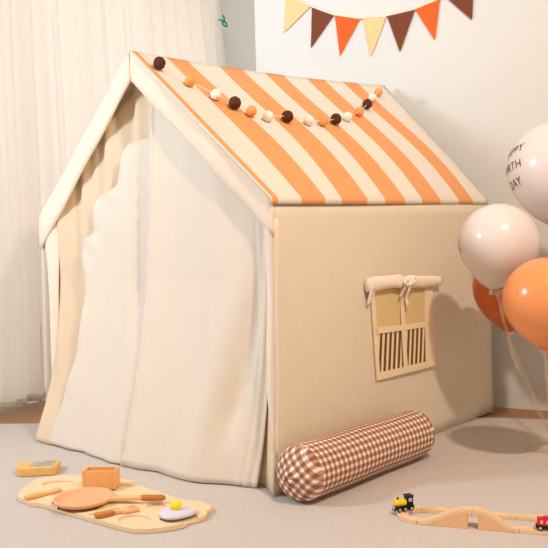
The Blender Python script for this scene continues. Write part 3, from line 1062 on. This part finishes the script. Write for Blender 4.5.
Z = V((0, 0, 0.0006))
def line(o, s0, s1, n=6): return [o + TD * lerp(s0, s1, i / n) + Z for i in range(n + 1)]
LC = O1 + TN * RAD
def arcp(cen, a0, a1, n=12):
    return [cen + (TD * math.cos(lerp(a0, a1, i / n)) + TN * math.sin(lerp(a0, a1, i / n))) * RAD + Z for i in range(n + 1)]
g = 0.0006
track('curved_track', arcp(LC, PI * 0.5 + 0.01, PI - 0.01), 'curved wooden track piece under the yellow and black locomotive')
track('curved_track', arcp(LC, PI + 0.01, PI * 1.5 - 0.01), 'curved wooden track piece at the left end, leading up to the bridge')
LEN = 0.335
track('straight_track', line(O2, 0.001, 0.125 - g), 'straight wooden track piece of the far side, behind the left bridge ramp')
track('straight_track', line(O2, 0.125 + g, 0.235 - g), 'straight wooden track piece of the far side, behind the right bridge ramp')
track('straight_track', line(O2, 0.235 + g, LEN - 0.001), 'straight wooden track piece of the far side, behind the red wagon')
track('straight_track', line(O1, 0.240 + g, LEN - 0.001), 'straight wooden track piece under the red wagon')
RC = O1 + TD * LEN + TN * RAD
track('curved_track', arcp(RC, -PI / 2 + 0.01, -0.01), 'curved wooden track piece beyond the red wagon, near side')
track('curved_track', arcp(RC, 0.01, PI / 2 - 0.01), 'curved wooden track piece beyond the red wagon, far side')


def htop(f):
    return 0.0385 * sstep(0.03, 0.90, f)


def ramp(s0, sgn, length, b0, b1, label):
    o = O1 + TD * s0
    t = thing('bridge_ramp', label, 'toy bridge', (o.x, o.y, 0), 0, 'wooden bridge ramps')
    n = 22
    path = [TD * (sgn * length * i / n) + V((0, 0, 0.0006 + htop(i / n))) for i in range(n + 1)]
    obj('deck', sweep(path), W_TRACK, t)
    top = []
    for i in range(15):
        s = lerp(b0, b1, i / 14)
        top.append((s, htop(s / length) + 0.0002))
    prof = [(b0, 0.0006)] + top + [(b1, 0.0006)]
    bm = slab([TD * (sgn * s) + TN * -0.0125 + V((0, 0, z)) for s, z in prof], TN * 0.025)
    obj('support_block', bm, W_TRACK2, t)


ramp(0.0006, 1, 0.1325, 0.014, 0.121, 'left wooden bridge ramp rising from the curved track')
ramp(0.2394, -1, 0.1055, 0.012, 0.094, 'right wooden bridge ramp descending towards the red wagon')


def wheel_at(parent, x, y, r, m=T_BLACK, hub=T_SILVER):
    sg = 1 if y > 0 else -1
    wl = obj('wheel', lathe([(0, -0.002), (r, -0.002), (r, 0.002), (0, 0.002)], 18), m, parent, loc=(x, y, r + 0.0003), rot=(PI / 2, 0, 0))
    obj('hub', lathe([(0, -0.0006), (r * 0.55, -0.0006), (r * 0.5, 0.0006), (0, 0.0008)], 14), hub, wl, loc=(0, 0, -sg * 0.0026))


# locomotive
ld = (TD * -0.9 - TN * 0.62)
lp_ = LC + (TD * math.cos(PI * 0.90) + TN * math.sin(PI * 0.90)) * RAD
ta = PI * 0.70 + PI / 2
hd2 = TD * math.cos(ta) + TN * math.sin(ta)
TOPZ = 0.0093
t = thing('toy_locomotive', 'yellow and black toy locomotive at the left end of the wooden track', 'toy train', (lp_.x, lp_.y, TOPZ), math.atan2(hd2.y, hd2.x))
t.scale = (1.05, 1.05, 1.05)
obj('chassis', nbox((0, 0, 0.0085), (0.050, 0.018, 0.007)), T_BLACK, t, bevel=0.001)
for x in (-0.015, 0.002, 0.017):
    for y in (-0.0105, 0.0105): wheel_at(t, x, y, 0.0058)
bm = tube([(-0.004, 0, 0.0195), (0.020, 0, 0.0195), (0.0245, 0, 0.0195)], [0.0085, 0.0085, 0.006], 20)
obj('boiler', bm, T_YELLOW, t, smooth=False, bevel=0.0006)
obj('chimney', lathe([(0.002, 0.026), (0.002, 0.031), (0.0036, 0.033), (0.0, 0.033)], 12), T_BLACK, t, loc=(0.016, 0, 0))
cab = obj('cab', nbox((-0.0135, 0, 0.0225), (0.017, 0.0185, 0.022)), T_BLACK, t, bevel=0.001)
obj('roof', nbox((-0.0135, 0, 0.0350), (0.021, 0.022, 0.0025)), T_BLACK, t, bevel=0.001)
for y in (-0.0095, 0.0095):
    obj('window', nbox((-0.0135, y, 0.0265), (0.009, 0.0008, 0.0085)), T_GLASS, cab)
obj('rear_window', nbox((-0.0223, 0, 0.027), (0.0008, 0.011, 0.008)), T_GLASS, cab)
obj('buffer', tube([(0.024, 0, 0.0085), (0.0285, 0, 0.0085)], 0.0035, 12), T_SILVER, t)
obj('cowcatcher', nbox((0.0265, 0, 0.0045), (0.003, 0.016, 0.005)), T_BLACK, t, bevel=0.0008)

# red wagon
wpnt = O1 + TD * 0.303
t = thing('toy_wagon', 'red toy wagon with black base on the near track at right edge', 'toy train', (wpnt.x, wpnt.y, TOPZ), math.atan2(TD.y, TD.x))
obj('chassis', nbox((0, 0, 0.0085), (0.052, 0.018, 0.007)), T_BLACK, t, bevel=0.001)
for x in (-0.016, 0.016):
    for y in (-0.0105, 0.0105): wheel_at(t, x, y, 0.0060)
bd = obj('wagon_body', nbox((0, 0, 0.0200), (0.046, 0.018, 0.016)), T_RED, t, bevel=0.001)
obj('roof', nbox((0.006, 0, 0.0300), (0.030, 0.015, 0.004)), T_RED, t, bevel=0.0012)
for x in (-0.013, 0.0, 0.013):
    for y in (-0.0093, 0.0093):
        obj('window', nbox((x, y, 0.0205), (0.0065, 0.0008, 0.008)), T_PINK, bd)
obj('coupling', tube([(-0.026, 0, 0.0085), (-0.0300, 0, 0.0085)], 0.003, 12), T_SILVER, t)
